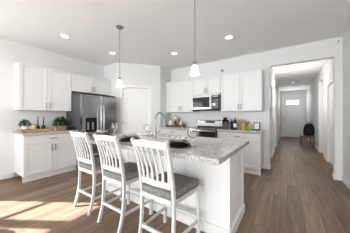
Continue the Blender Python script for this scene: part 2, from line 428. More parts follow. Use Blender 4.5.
def ctop(label, x0, x1, y0, y1):
    o = obj('countertop', bx(x0, x1, y0, y1, .874, .914), 'granite', None, .004); tag(o, label, 'countertop')
    return o
ctop('speckled granite countertop on the left wall cabinet', XL, -3.93, .905, 1.868)
ctop('granite countertop in the corner left of the range', -3.13, -2.146, 3.735, YB)
ctop('granite countertop right of the range holding bottles', -1.366, -.425, 3.735, YB)

# ------------------------------------------------------------------ refrigerator (front faces +x)
FY0, FW, FD, FH = 1.872, .91, .80, 1.745
t = thing('refrigerator', 'stainless steel french door refrigerator with dispenser beside the pantry door', 'refrigerator', (XL+.02, FY0, 0), 90)
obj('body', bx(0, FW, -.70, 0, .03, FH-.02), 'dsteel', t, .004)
for x in (.06, FW-.06):
    for y in (-.64, -.06): obj('foot', lathe(nb(), [(0, 0), (.02, 0), (.02, .035), (0, .035)], (x, y, 0), 10), 'black', t)
obj('top_hinge_cover', bx(.03, FW-.03, -.76, -.66, FH-.02, FH+.008), 'black', t, .004)
hw = FW/2
z0 = .72
# left door: frame round the dispenser
b = nb(); dx0, dx1, dz0, dz1 = .08, .34, .84, 1.195
box(b, 0, dx0, -.78, -.705, z0, FH-.025); box(b, dx1, hw-.003, -.78, -.705, z0, FH-.025); box(b, dx0, dx1, -.78, -.705, z0, dz0); box(b, dx0, dx1, -.78, -.705, dz1, FH-.025)
dl = obj('door', b, 'steel', t)
db = obj('dispenser', bx(dx0, dx1, -.725, -.706, dz0, dz1), 'black', t, label='black water and ice dispenser recess')
obj('control_panel', bx(dx0+.005, dx1-.005, -.784, -.72, dz1-.10, dz1-.002), 'bglass', db)
obj('drip_tray', bx(dx0+.01, dx1-.01, -.778, -.72, dz0, dz0+.018), 'steel', db)
b = nb()
for x in (dx0+.075, dx1-.075): box(b, x-.018, x+.018, -.755, -.74, dz0+.07, dz1-.11)
obj('paddle', b, 'steel2', db)
dr = obj('door', bx(hw+.003, FW, -.78, -.705, z0, FH-.025), 'steel', t, .01, seg=3)
for par, x in ((dl, hw-.036), (dr, hw+.038)):
    b = nb()
    tube(b, [(x, -.778, 1.48), (x, -.815, 1.475), (x, -.832, 1.45), (x, -.845, 1.14), (x, -.832, .83), (x, -.815, .805), (x, -.778, .80)], .015, 10, up=(1, 0, 0))
    obj('handle', b, 'steel2', par, smooth=True)
for zz0, zz1 in ((.40, .71), (.06, .39)):
    f = obj('freezer_drawer', bx(0, FW, -.78, -.705, zz0, zz1), 'steel', t, .01, seg=3)
    tb = nb(); z = zz1-.06
    tube(tb, [(.07, -.778, z), (.075, -.82, z), (.10, -.832, z), (FW-.10, -.832, z), (FW-.075, -.82, z), (FW-.07, -.778, z)], .012, 10)
    obj('handle', tb, 'steel2', f, smooth=True)

# ------------------------------------------------------------------ range
t = thing('range', 'stainless electric range with black glass top under the microwave', 'range', (-2.135, YB-.01, 0))
w = .76
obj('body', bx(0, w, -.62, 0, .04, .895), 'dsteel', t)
obj('kick_plate', bx(.01, w-.01, -.60, -.58, 0, .06), 'black', t)
obj('cooktop', bx(-.002, w+.002, -.655, -.055, .895, .917), 'bglass', t, .004)
b = nb(); prism(b, [(-.055, .90), (-.075, 1.10), (-.065, 1.125), (0, 1.125), (0, .90)], 0, 0, w)
bg_ = obj('backguard', b, 'steel2', t, .004)
obj('vent_strip', bx(0, w, -.085, -.05, .918, .958), 'black', bg_)
obj('display', bx(.24, .52, -.0785, -.066, 1.045, 1.10), 'bglass', bg_)
for x in (.06, .15, .60, .69):
    b = lathe(nb(), [(0, 0), (.022, 0), (.02, .025), (0, .025)], n=14); bmesh.ops.rotate(b, verts=b.verts, matrix=Matrix.Rotation(R(90), 3, 'X'))
    bmesh.ops.translate(b, verts=b.verts, vec=(x, -.066, 1.07)); obj('knob', b, 'steel', bg_, smooth=True)
obj('front_trim', bx(0, w, -.645, -.62, .865, .894), 'steel', t, .003)
dd = obj('oven_door', bx(.003, w-.003, -.655, -.622, .24, .86), 'steel2', t, .006)
obj('oven_window', bx(.06, w-.06, -.660, -.65, .33, .62), 'bglass', dd, .003)
obj('glass_band', bx(.002, w-.002, -.660, -.65, .715, .858), 'bglass', dd, .003)
b = nb(); tube(b, [(.05, -.655, .675), (.05, -.70, .675), (.08, -.71, .675), (w-.08, -.71, .675), (w-.05, -.70, .675), (w-.05, -.655, .675)], .012, 10)
obj('handle', b, 'steel2', dd, smooth=True)
obj('storage_drawer', bx(.003, w-.003, -.65, -.622, .065, .232), 'steel', t, .006)
for x, y, r in ((.2, -.48, .10), (.56, -.48, .09), (.2, -.2, .08), (.56, -.2, .10)):
    obj('burner_ring', lathe(nb(), [(r, 0), (r+.003, 0), (r+.003, .0008), (r, .0008), (r, 0)], (x, y, .917), 32), 'grille', t)

# ------------------------------------------------------------------ microwave
t = thing('microwave', 'stainless over the range microwave with black door window', 'microwave', (-2.14, YB-.01, 1.375))
w, h, dp = .76, .42, .40
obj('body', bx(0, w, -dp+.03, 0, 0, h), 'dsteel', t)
dd = obj('door', bx(0, .565, -dp, -dp+.029, .03, h-.003), 'steel', t, .005)
obj('window', bx(.025, .505, -dp-.004, -dp+.01, .085, h-.075), 'bglass', dd, .003)
b = nb(); tube(b, [(.535, -dp, .08), (.535, -dp-.035, .09), (.535, -dp-.035, h-.09), (.535, -dp, h-.08)], .010, 8, up=(1, 0, 0)); obj('handle', b, 'steel2', dd, smooth=True)
p = obj('control_panel', bx(.568, w, -dp, -dp+.029, .03, h-.003), 'bglass', t, .004)
obj('display', bx(.60, w-.03, -dp-.002, -dp+.004, h-.09, h-.05), 'grille', p)
b = nb()
for i in range(5):
    for j in range(3): box(b, .605+j*.045, .635+j*.045, -dp-.002, -dp+.003, .07+i*.045, .095+i*.045)
obj('button', b, 'grille', p)['kind'] = 'stuff'
obj('top_trim', bx(0, w, -dp-.002, -dp+.01, h-.040, h), 'steel', t)
obj('bottom_grille', bx(0, w, -dp+.002, -dp+.03, 0, .028), 'gasket', t)

# ------------------------------------------------------------------ island
IX0, IX1, IY0, IY1 = -2.55, -.40, 1.15, 2.28
BX0, BX1, BY0, BY1 = -2.50, -.472, 1.64, 2.25
t = thing('kitchen_island', 'white panelled island cabinet under the granite top', 'island', (BX0, BY0, 0))
L, Dp = BX1-BX0, BY1-BY0
obj('body', bx(.012, L-.012, .012, Dp-.02, .0, .872), 'island', t)
b = nb()     # seating side: boards and battens
box(b, 0, L, 0, .012, 0, .872)
n = 4
for k in range(n+1):
    x = k*(L-.07)/n; box(b, x, x+.07, -.012, 0, .105, .872)
box(b, 0, L, -.012, 0, .80, .872)
obj('back_panel', b, 'island', t, .0025)
b = nb(); box(b, L-.012, L, 0, Dp, 0, .872); box(b, L, L+.012, -.012, .07, .105, .872); box(b, L, L+.012, Dp-.07, Dp, .105, .872); box(b, L, L+.012, .07, Dp-.07, .80, .872)
obj('side_panel', b, 'island', t, .0025)
obj('side_panel', bx(0, .012, 0, Dp, 0, .872), 'island', t, .0025)
b = nb(); box(b, -.012, L+.014, -.026, -.0, 0, .105); box(b, L, L+.026, -.026, Dp, 0, .105); box(b, -.014, 0, 0, Dp, 0, .105)
obj('plinth', b, 'island', t, .003)
for k in range(4):     # working side doors
    o = obj('door', shaker(.49, .74), 'island', t, .0025); o.rotation_euler = (0, 0, R(180)); o.location = (.02+.49+k*.508, Dp-.021, .115)
    pull(o, .03 if k % 2 else .46, .64)
SX0, SX1, SY0, SY1 = -1.93, -1.27, 1.86, 2.20
b = nb()
bmx = [IX0, SX0, SX1, IX1]; bmy = [IY0, SY0, SY1, IY1]
V3 = {(i, j, k): b.verts.new((bmx[i], bmy[j], (.872, .914)[k])) for i in range(4) for j in range(4) for k in range(2)}
for i in range(3):
    for j in range(3):
        if (i, j) == (1, 1): continue
        for k in (0, 1): b.faces.new([V3[i, j, k], V3[i+1, j, k], V3[i+1, j+1, k], V3[i, j+1, k]])
def side(a, c_): b.faces.new([V3[(*a, 0)], V3[(*c_, 0)], V3[(*c_, 1)], V3[(*a, 1)]])
for i in range(3): side((i, 0), (i+1, 0)); side((i, 3), (i+1, 3)); side((0, i), (0, i+1)); side((3, i), (3, i+1))
side((1, 1), (2, 1)); side((2, 1), (2, 2)); side((2, 2), (1, 2)); side((1, 2), (1, 1))
o = obj('island_countertop', b, 'granite', None, .004); tag(o, 'large speckled granite countertop overhanging the island', 'countertop')
# sink
b = nb(); box(b, SX0-.01, SX1+.01, SY0-.01, SY1+.01, .70, .705)
box(b, SX0-.012, SX0, SY0-.01, SY1+.01, .70, .871); box(b, SX1, SX1+.012, SY0-.01, SY1+.01, .70, .871)
box(b, SX0, SX1, SY0-.012, SY0, .70, .871); box(b, SX0, SX1, SY1, SY1+.012, .70, .871)
t = thing('sink', 'undermount stainless sink behind the faucet in the island', 'sink', (0, 0, 0)); obj('basin', b, 'steel2', t)
b = lathe(nb(), [(0, 0), (.045, 0), (.045, .004), (.03, .006), (0, .003)], ((SX0+SX1)/2, (SY0+SY1)/2, .705)); obj('drain', b, 'steel', t, smooth=True)
# faucet
fx, fy = -1.565, 1.80
t = thing('faucet', 'tall brushed nickel gooseneck faucet on the island', 'faucet', (fx, fy, .9145))
obj('base', lathe(nb(), [(0, 0), (.030, 0), (.030, .008), (.022, .014), (.019, .09), (.016, .10), (0, .10)]), 'faucet', t, smooth=True)
pts = [(0, 0, .09), (0, 0, .26)]
for k in range(0, 11):
    a = R(180-k*17.5); pts.append((0, .105+.105*math.cos(a), .26+.105*math.sin(a)))
obj('spout', tube(nb(), pts, .0125, 12, up=(1, 0, 0)), 'faucet', t, smooth=True)
e = Vector(pts[-1])
obj('spray_head', tube(nb(), [e, e+Vector((0, .004, -.035)), e+Vector((0, .010, -.105))], .017, 12, scales=[.85, 1, 1.1], up=(1, 0, 0)), 'faucet', t, smooth=True)
obj('lever', tube(nb(), [(.015, 0, .065), (.04, 0, .075), (.10, -.01, .105)], .007, 8), 'faucet', t, smooth=True)
t = thing('soap_dispenser', 'small nickel soap dispenser pump left of the faucet', 'soap dispenser', (-1.72, 1.815, .9145))
obj('bottle', lathe(nb(), [(0, 0), (.022, 0), (.022, .006), (.014, .012), (.012, .05), (0, .05)], n=16), 'faucet', t, smooth=True)
obj('pump', tube(nb(), [(0, 0, .045), (0, 0, .085), (0, .02, .09), (0, .07, .083)], .007, 8, up=(1, 0, 0)), 'faucet', t, smooth=True)

# ------------------------------------------------------------------ counter stools (front = +y, root at floor under the seat centre)
def smooth_pts(P, n=6):
    P = [Vector(p) for p in P]; out = []
    for i in range(len(P)-1):
        p0 = P[max(i-1, 0)]; p1 = P[i]; p2 = P[i+1]; p3 = P[min(i+2, len(P)-1)]
        for k in range(n):
            t_ = k/n
            out.append(.5*((2*p1)+(p2-p0)*t_+(2*p0-5*p1+4*p2-p3)*t_**2+(3*p1-p0-3*p2+p3)*t_**3))
    out.append(P[-1]); return out
def make_stool(label, loc, rz=0):
    t = thing('counter_stool', label, 'stool', loc, rz, 'white slat back stools at the island')
    hw = .182
    SH = .528    # top of the seat rails
    for s in (-1, 1):        # rear posts: foot to top rail in one flowing piece
        pts = smooth_pts([(s*(hw-.002), -.258, 0), (s*hw, -.205, .20), (s*hw, -.190, .5), (s*(hw-.001), -.222, .75), (s*(hw+.001), -.258, .90), (s*(hw+.008), -.306, 1.026)], 5)
        obj('rear_leg', bar(nb(), pts, .028, .034, up=(0, 1, 0)), 'chair', t, .006)
    for s in (-1, 1):
        obj('front_leg', bar(nb(), [(s*(hw+.028), .20, 0), (s*(hw+.028), .205, .3), (s*(hw+.028), .205, SH)], .034, .034, up=(0, 1, 0)), 'chair', t, .006)
    b = nb(); box(b, -hw-.012, hw+.012, .19, .214, SH-.042, SH); box(b, -hw+.015, hw-.015, -.215, -.192, SH-.042, SH)
    [bar(b, [(s*(hw+.002), -.19, SH-.021), (s*(hw+.026), .20, SH-.021)], .022, .042) for s in (-1, 1)]
    obj('seat_frame', b, 'chair', t, .003)
    # padded seat, wider towards the front
    b = nb(); nx, ny = 10, 10; top = {}
    def edge(u, v):
        wx = .196+.040*(v+1)/2
        x = u*wx; y = v*.222+.008
        return x, y
    for layer, (inset, z) in enumerate(((.0, SH+.002), (0, SH+.03), (.012, SH+.048), (.05, SH+.058), (.12, SH+.062))):
        for i in range(nx+1): pass
    ring = []
    N_ = 40
    def outline(k, ins):
        a = 2*math.pi*k/N_; cx, sy = math.cos(a), math.sin(a); p = .28
        u = math.copysign(abs(cx)**p, cx); v = math.copysign(abs(sy)**p, sy)
        x, y = edge(u, v); l = max(math.hypot(x, y), 1e-6)
        return x*(1-ins/.22), y*(1-ins/.22)
    rings = []
    for ins, z in ((.006, SH+.001), (.0, SH+.008), (-.003, SH+.038), (.006, SH+.055), (.03, SH+.067), (.09, SH+.076), (.16, SH+.079)):
        rings.append([b.verts.new((*outline(k, ins), z)) for k in range(N_)])
    for r0, r1 in zip(rings, rings[1:]):
        for k in range(N_): b.faces.new([r0[k], r0[(k+1) % N_], r1[(k+1) % N_], r1[k]])
    b.faces.new(rings[0][::-1]); b.faces.new(rings[-1])
    obj('seat', b, 'seat', t, smooth=True, label='dark grey woven seat cushion')
    # crest rail: bowed backwards, arched top edge
    b = nb(); n = 12; F = []
    for k in range(n+1):
        u = -1+2*k/n; x = u*(hw+.014)
        yb = -.293-.012*(1-u*u); zt = 1.012+.012*(1-u*u); zb = .950+.010*(1-u*u)
        F.append([b.verts.new((x, yb+.011+.012, zb)), b.verts.new((x, yb+.011, zt)), b.verts.new((x, yb-.013, zt)), b.verts.new((x, yb-.013+.012, zb))])
    for r0, r1 in zip(F, F[1:]):
        for k in range(4): b.faces.new([r0[k], r0[(k+1) % 4], r1[(k+1) % 4], r1[k]])
    b.faces.new(F[0]); b.faces.new(F[-1][::-1])
    obj('top_rail', b, 'chair', t, .005, smooth=True)
    b = nb(); F = []
    for k in range(n+1):
        u = -1+2*k/n; x = u*(hw-.012); yb = -.199-.012*(1-u*u)
        F.append([b.verts.new((x, yb+.011, .612)), b.verts.new((x, yb+.005, .668)), b.verts.new((x, yb-.017, .668)), b.verts.new((x, yb-.011, .612))])
    for r0, r1 in zip(F, F[1:]):
        for k in range(4): b.faces.new([r0[k], r0[(k+1) % 4], r1[(k+1) % 4], r1[k]])
    b.faces.new(F[0]); b.faces.new(F[-1][::-1])
    obj('lower_rail', b, 'chair', t, .004, smooth=True)
    for k in range(6):       # slats with a lumbar bend
        u = -1+2*(k+.5)/6; x0 = u*(hw-.012); x1 = u*(hw+.005)
        ya = -.199-.012*(1-u*u)-.003; yc = -.293-.012*(1-u*u)
        pts = smooth_pts([(x0, ya, .655), (x0+(x1-x0)*.3, ya+(yc-ya)*.10, .75), (x0+(x1-x0)*.65, ya+(yc-ya)*.50, .87), (x1, yc+.004, .965)], 4)
        obj('back_slat', bar(nb(), pts, .023, .012, up=(0, 1, 0)), 'chair', t, .003)
    obj('footrest', bx(-hw-.012, hw+.012, .190, .215, .185, .222), 'chair', t, .004)
    for s in (-1, 1): obj('stretcher', bar(nb(), [(s*hw, -.195, .175), (s*(hw+.026), .195, .175)], .020, .030), 'chair', t, .004)
    obj('stretcher', bx(-hw+.012, hw-.012, -.216, -.194, .190, .222), 'chair', t, .004)
    return t
st = make_stool('white slat back stool nearest the camera, at the right end of the island', (-.952, 1.308, 0))
dup(st, (-1.615, 1.335, 0), 'white slat back stool in the middle of the three at the island')
dup(st, (-2.205, 1.345, 0), 'white slat back stool farthest left, closest to the refrigerator')
# two stool copies added out of view in place of chairs, to shade the floor
dup(st, (-3.55, -.52, 0), 'white stool copy by the glass door, added out of frame to shade the floor', 60)
dup(st, (-3.00, -.22, 0), 'second white stool copy added out of frame to shade the floor, right of the first', 75)

# ------------------------------------------------------------------ place settings and wine glasses
def rot_about(b, deg, axis='X'): bmesh.ops.rotate(b, verts=b.verts, matrix=Matrix.Rotation(R(deg), 3, axis))
def plate(name, r, h, label, loc, m='bplate', group=None):
    b = lathe(nb(), [(0, 0), (r*.86, 0), (r*.93, h*.35), (r, h-.002), (r*.995, h), (r*.97, h), (r*.95, h-.0015), (0, h-.0015)], n=40)
    return tag(obj(name, b, m, None, smooth=True), label, 'plate', group, loc)
where = ['nearest the camera, on the right end of the island', 'in the middle of the island', 'at the far left end of the island']
ZT = .9145
for i, (x, y) in enumerate(((-.935, 1.44), (-1.66, 1.42), (-2.33, 1.45))):
    plate('charger_plate', .142, .016, 'large black charger plate '+where[i], (x, y, ZT), group='black charger plates')
    plate('dinner_plate', .122, .022, 'black dinner plate on the charger '+where[i], (x, y, ZT+.0155), group='black dinner plates')
    bb = lathe(nb(), [(0, 0), (.07, 0), (.075, .004), (.104, .016), (.100, .018), (.07, .010), (0, .008)], n=32)
    tag(obj('bowl', bb, 'bplate', None, smooth=True), 'black bowl stacked on plates '+where[i], 'bowl', 'black bowls', (x, y, ZT+.0375))
    nk = thing('napkin', 'pale napkin with tan ring '+where[i], 'napkin', (x, y, ZT+.0475), 25, 'napkins')
    b = nb()
    for s, ang in ((-1, 20), (1, -15), (1, 8)):
        q = nb(); 
        F = []
        for k in range(9):
            u = -1+2*k/8; wv = .018+.020*abs(u)
            F.append([q.verts.new((u*.075, -wv, .018+.022*abs(u))), q.verts.new((u*.075, wv, .018+.030*abs(u))), q.verts.new((u*.075, wv, .010+.030*abs(u))), q.verts.new((u*.075, -wv, .008+.022*abs(u)))])
        for r0, r1 in zip(F, F[1:]):
            for k in range(4): q.faces.new([r0[k], r0[(k+1) % 4], r1[(k+1) % 4], r1[k]])
        q.faces.new(F[0]); q.faces.new(F[-1][::-1]); bmesh.ops.rotate(q, verts=q.verts, matrix=Matrix.Rotation(R(ang), 3, 'Z'))
        me = bpy.data.meshes.new('tmp'); q.to_mesh(me); q.free(); b.from_mesh(me); bpy.data.meshes.remove(me)
    obj('cloth', b, 'linen', nk, smooth=True)
    q = lathe(nb(), [(.022, -.012), (.025, -.012), (.025, .012), (.022, .012), (.022, -.012)], n=20); rot_about(q, 90, 'Y'); bmesh.ops.translate(q, verts=q.verts, vec=(0, 0, .022))
    obj('ring', q, 'cream', nk, smooth=True)
def wine_glass(label, loc):
    t = thing('wine_glass', label, 'wine glass', loc, 0, 'wine glasses on the island')
    prof = [(0, 0), (.037, 0), (.036, .002), (.006, .007), (.0042, .02), (.004, .075), (.010, .086), (.030, .102), (.043, .125), (.045, .145), (.040, .175), (.034, .205),
            (.0328, .205), (.0385, .175), (.0434, .145), (.0414, .126), (.0285, .105), (.008, .091), (0, .089)]
    obj('glass', lathe(nb(), prof, n=40), 'glass', t, smooth=True)
    return t
wg = wine_glass('clear wine glass at the right end of the island beside the plates', (-.785, 1.47, ZT))
dup(wg, (-1.50, 1.585, ZT), 'clear wine glass behind the middle place setting')
dup(wg, (-2.155, 1.55, ZT), 'clear wine glass at the far left place setting before the refrigerator')

# ------------------------------------------------------------------ pendants
def pendant(label, loc):
    t = thing('pendant_light', label, 'pendant light', loc, 0, 'pendant lights over the island')
    obj('canopy', lathe(nb(), [(0, 0), (.062, 0), (.062, -.012), (.045, -.028), (.012, -.034), (0, -.034)], n=28), 'nickel', t, smooth=True)
    obj('rod', tube(nb(), [(0, 0, -.03), (0, 0, -.86)], .0055, 8), 'nickel', t, smooth=True)
    obj('socket', lathe(nb(), [(0, 0), (.012, 0), (.021, -.018), (.021, -.042), (0, -.042)], (0, 0, -.853), 20), 'nickel', t, smooth=True)
    sh = obj('shade', lathe(nb(), [(.020, 0), (.032, -.008), (.042, -.034), (.050, -.078), (.060, -.120), (.0575, -.120), (.0475, -.078), (.0395, -.035), (.030, -.011), (.018, -.004), (.020, 0)], (0, 0, -.893), 32), 'shade', t, smooth=True, label='frosted white glass bell shade')
    obj('bulb', lathe(nb(), [(0, 0), (.012, -.004), (.015, -.025), (.023, -.05), (.018, -.074), (0, -.082)], (0, 0, -.896), 16), 'lamp', t, smooth=True)
    l = bpy.data.lights.new('pendant_glow', 'POINT'); l.energy = 6; l.shadow_soft_size = .05; l.color = (1, .93, .84)
    o = bpy.data.objects.new('pendant_glow', l); C.objects.link(o); o.parent = t; o.location = (0, 0, -1.04)
    return t
p1 = pendant('brushed nickel pendant with frosted bell shade farther off, in front of the pantry', (-2.35, 1.79, HC))
dup(p1, (-.925, 1.79, HC), 'nickel pendant with frosted bell shade nearest, hanging before the microwave cabinet')

# ------------------------------------------------------------------ ceiling fittings
def downlight(label, loc, power=8.5):
    t = thing('recessed_light', label, 'ceiling light', loc, 0, 'recessed ceiling lights')
    obj('trim_ring', lathe(nb(), [(.060, -.002), (.085, 0), (.085, -.005), (.066, -.010), (.058, -.004), (.060, -.002)], n=32), 'trim', t, smooth=True)
    obj('lens', lathe(nb(), [(0, -.002), (.06, -.002), (.06, -.005), (0, -.007)], n=28), 'lamp', t, smooth=True)
    l = bpy.data.lights.new('downlight', 'SPOT'); l.energy = power; l.spot_size = R(150); l.spot_blend = .8; l.shadow_soft_size = .06; l.color = (1, .97, .93)
    o = bpy.data.objects.new('downlight', l); C.objects.link(o); o.parent = t; o.location = (0, 0, -.03)
    return t
dl = downlight('round recessed light over the left cabinet', (-3.47, 1.41, HC-.001))
dup(dl, (-3.45, 2.43, HC-.001), 'round recessed light in front of the refrigerator, left of the far pendant')
dup(dl, (-2.23, 3.26, HC-.001), 'round recessed light between the two pendants near the corner cabinets')
dup(dl, (-.92, 3.19, HC-.001), 'round recessed light right of the near pendant')
dup(dl, (.22, 1.25, HC-.001), 'unseen recessed light added over the walkway beside the island to brighten the right wall')  # this and the next are unseen lights added to brighten the right side
dup(dl, (.22, -.20, HC-.001), 'unseen recessed light added above and behind the camera to brighten the right side')
t = thing('hall_ceiling_light', 'flat round flush ceiling light in the hall', 'ceiling light', (.155, 6.3, HC))
obj('pan', lathe(nb(), [(0, 0), (.105, 0), (.11, -.02), (0, -.02)], n=32), 'trim', t, smooth=True)
obj('diffuser', lathe(nb(), [(.10, -.018), (.095, -.035), (.06, -.045), (0, -.047)], n=32), 'lamp', t, smooth=True)
l = bpy.data.lights.new('hall_glow', 'POINT'); l.energy = 19; l.shadow_soft_size = .12; l.color = (1, .97, .93)
o = bpy.data.objects.new('hall_glow', l); C.objects.link(o); o.parent = t; o.location = (0, 0, -.75)
o = tag(obj('smoke_detector', lathe(nb(), [(0, 0), (.065, 0), (.065, -.02), (.05, -.035), (0, -.038)], n=28), 'nickel', None, smooth=True), 'small round grey detector on the hall ceiling', 'smoke detector', None, (.20, 8.92, HC))
def vent(label, loc, sx, sy):
    t = thing('ceiling_vent', label, 'vent', loc, 0, 'vents in the hall ceiling')
    b = nb(); box(b, -sx/2, sx/2, -sy/2, sy/2, -.003, 0); obj('backing', b, 'grille', t)
    b = nb(); box(b, -sx/2-.02, sx/2+.02, -sy/2-.02, -sy/2, -.01, 0); box(b, -sx/2-.02, sx/2+.02, sy/2, sy/2+.02, -.01, 0); box(b, -sx/2-.02, -sx/2, -sy/2, sy/2, -.01, 0); box(b, sx/2, sx/2+.02, -sy/2, sy/2, -.01, 0)
    for k in range(5): y = -sy/2+(k+.5)*sy/5; box(b, -sx/2, sx/2, y-.006, y+.006, -.008, -.003)
    obj('frame', b, 'trim', t)
vent('white vent grille in the hall ceiling left of the round light', (-.16, 7.5, HC), .25, .12)
vent('white vent grille farthest along the hall ceiling near the front door', (-.06, 9.95, HC), .30, .15)
t = thing('fire_sprinkler', 'small grey sidewall sprinkler head above the cabinets', 'sprinkler', (-1.44, YB, 2.44))
q = lathe(nb(), [(0, 0), (.038, 0), (.036, .006), (.02, .010), (.018, .03), (0, .03)], n=20); rot_about(q, 90); obj('escutcheon', q, 'nickel', t, smooth=True)
b = nb(); tube(b, [(-.012, -.028, 0), (-.02, -.05, 0), (0, -.075, 0), (.02, -.05, 0), (.012, -.028, 0)], .004, 6, up=(0, 0, 1)); box(b, -.03, .03, -.085, -.035, .018, .021); obj('deflector', b, 'nickel', t)
t = thing('motion_sensor', 'tiny white motion sensor high in the right corner', 'sensor', (.80, YB-.001, 2.66))
obj('housing', prism(nb(), [(-.028, -.045), (.028, -.045), (.022, .045), (-.022, .045)], 1, -.05, 0), 'outlet', t, .006); obj('lens', bx(-.016, .016, -.054, -.048, -.03, 0), 'grille', t)

# ------------------------------------------------------------------ counter accessories
def leaves(n, r, h, size, seed, flat=.9):
    rnd = random.Random(seed); b = nb()
    for k in range(n):
        a = rnd.uniform(0, 2*math.pi); el = rnd.uniform(-.15, 1.35); rr = r*rnd.uniform(.45, 1)
        c = Vector((math.cos(a)*math.cos(el)*rr, math.sin(a)*math.cos(el)*rr, max(-.02, math.sin(el))*h*rnd.uniform(.5, 1)))
        d = Vector((math.cos(a+rnd.uniform(-.5, .5)), math.sin(a+rnd.uniform(-.5, .5)), rnd.uniform(-.4, .7))).normalized()
        s = d.cross(Vector((0, 0, 1))).normalized(); u = s.cross(d).normalized(); L_ = size*rnd.uniform(.7, 1.2)
        w_ = L_*.28
        P_ = [c, c+d*L_*.45+s*w_-u*L_*.05, c+d*L_-u*L_*.18, c+d*L_*.45-s*w_-u*L_*.05, c+d*L_*.5+u*L_*.07]
        v = [b.verts.new(p) for p in P_]
        v2 = [b.verts.new(p-u*.0012) for p in P_]
        for i, j in ((0, 1), (1, 2), (2, 3), (3, 0)):
            b.faces.new([v[i], v[j], v[4]]); b.faces.new([v2[j], v2[i], v2[4]]); b.faces.new([v[j], v[i], v2[i], v2[j]])
    return b
def stems(n, r, h, seed):
    rnd = random.Random(seed); b = nb()
    for k in range(n):
        a = rnd.uniform(0, 6.28); q = r*rnd.uniform(.2, .9)
        tube(b, [(0, 0, -.03), (math.cos(a)*q*.4, math.sin(a)*q*.4, h*.3), (math.cos(a)*q, math.sin(a)*q, h*.75)], .0022, 5)
    return b
ZC = .9145
# left counter: long rustic board
t = thing('serving_board', 'long light wood serving board with raised ends on the left counter', 'serving board', (-4.20, 1.17, ZC), 90)
obj('board', bx(-.245, .245, -.10, .10, 0, .055), 'wood', t, .006)
b = nb(); box(b, .205, .240, -.09, .09, .055, .075); box(b, -.240, -.225, -.09, .09, .055, .062); obj('end_block', b, 'wood', t, .006)
ZB = ZC+.0555
t = thing('potted_plant', 'bushy green plant in white pot at the left end of the board', 'plant', (-4.20, 1.01, ZB))
obj('pot', lathe(nb(), [(0, 0), (.04, 0), (.055, .06), (.055, .075), (.048, .075), (.046, .06), (0, .058)], n=24), 'pot', t, smooth=True)
o = obj('foliage', leaves(230, .088, .12, .045, 3), 'leaf', t); o.location = (0, 0, .075); o = obj('stem', stems(9, .10, .13, 5), 'leafd', t); o.location = (0, 0, .075)
t = thing('mug', 'cream mug with dark rim beside the potted plant', 'mug', (-4.15, 1.13, ZB), 290)
obj('cup', lathe(nb(), [(0, 0), (.038, 0), (.043, .01), (.045, .09), (.041, .09), (.039, .012), (0, .01)], n=28), 'cream', t, smooth=True)
obj('rim', lathe(nb(), [(.0405, .088), (.0455, .088), (.0455, .096), (.0405, .096), (.0405, .088)], n=28), 'bench', t, smooth=True)
obj('handle', tube(nb(), [(.043, 0, .075), (.066, 0, .072), (.073, 0, .05), (.066, 0, .026), (.042, 0, .02)], .005, 8, up=(0, 1, 0)), 'cream', t, smooth=True)
def tall_bottle(label, loc):
    t = thing('glass_bottle', label, 'bottle', loc, 0, 'dark blue bottles on the board')
    obj('body', lathe(nb(), [(0, 0), (.034, 0), (.038, .01), (.038, .045), (.026, .065), (.010, .075), (.008, .12), (.012, .125), (.012, .135), (0, .135)], n=24), 'teal', t, smooth=True)
    obj('stopper', lathe(nb(), [(0, 0), (.008, 0), (.012, .01), (.012, .05), (.006, .055), (.006, .075), (.013, .085), (.013, .105), (0, .112)], (0, 0, .135), 16), 'bench', t, smooth=True)
    return t
tb = tall_bottle('dark blue glass bottle with tall stopper, the left of the pair', (-4.22, 1.215, ZB))
dup(tb, (-4.22, 1.31, ZB), 'dark blue glass bottle with tall stopper, the right of the pair')
t = thing('small_jar', 'small dark jar with lid in front of the blue bottles', 'jar', (-4.13, 1.262, ZB))
obj('body', lathe(nb(), [(0, 0), (.02, 0), (.024, .01), (.024, .035), (.018, .042), (0, .042)], n=20), 'black', t, smooth=True)
obj('lid', lathe(nb(), [(0, 0), (.02, 0), (.02, .012), (0, .014)], (0, 0, .042), 20), 'bench', t, smooth=True)
# planter box by the fridge
t = thing('planter_box', 'dark leafy plant in a small wooden box by the refrigerator', 'plant', (-4.25, 1.64, ZC), 90)
b = nb(); box(b, -.08, .08, -.055, -.047, 0, .12); box(b, -.08, .08, .047, .055, 0, .12); box(b, -.08, -.072, -.047, .047, 0, .12); box(b, .072, .08, -.047, .047, 0, .12); box(b, -.072, .072, -.047, .047, 0, .008)
obj('box', b, 'wood', t, .002); obj('soil', bx(-.071, .071, -.046, .046, .008, .10), 'soil', t)
o = obj('foliage', leaves(420, .125, .19, .055, 8), 'leafd', t); o.location = (0, 0, .12); o = obj('stem', stems(12, .12, .15, 9), 'leafd', t); o.location = (0, 0, .11)
t = thing('candle_holder', 'small glass votive on the counter left of the planter box', 'candle holder', (-4.15, 1.50, ZC))
obj('cup', lathe(nb(), [(0, 0), (.022, 0), (.024, .055), (.021, .055), (.019, .006), (0, .006)], n=20), 'cream', t, smooth=True)
t = thing('black_bowl', 'low black bowl between the planter box and the refrigerator', 'bowl', (-4.12, 1.785, ZC))
obj('bowl', lathe(nb(), [(0, 0), (.04, 0), (.045, .004), (.075, .055), (.072, .057), (.04, .012), (0, .01)], n=28), 'bplate', t, smooth=True)

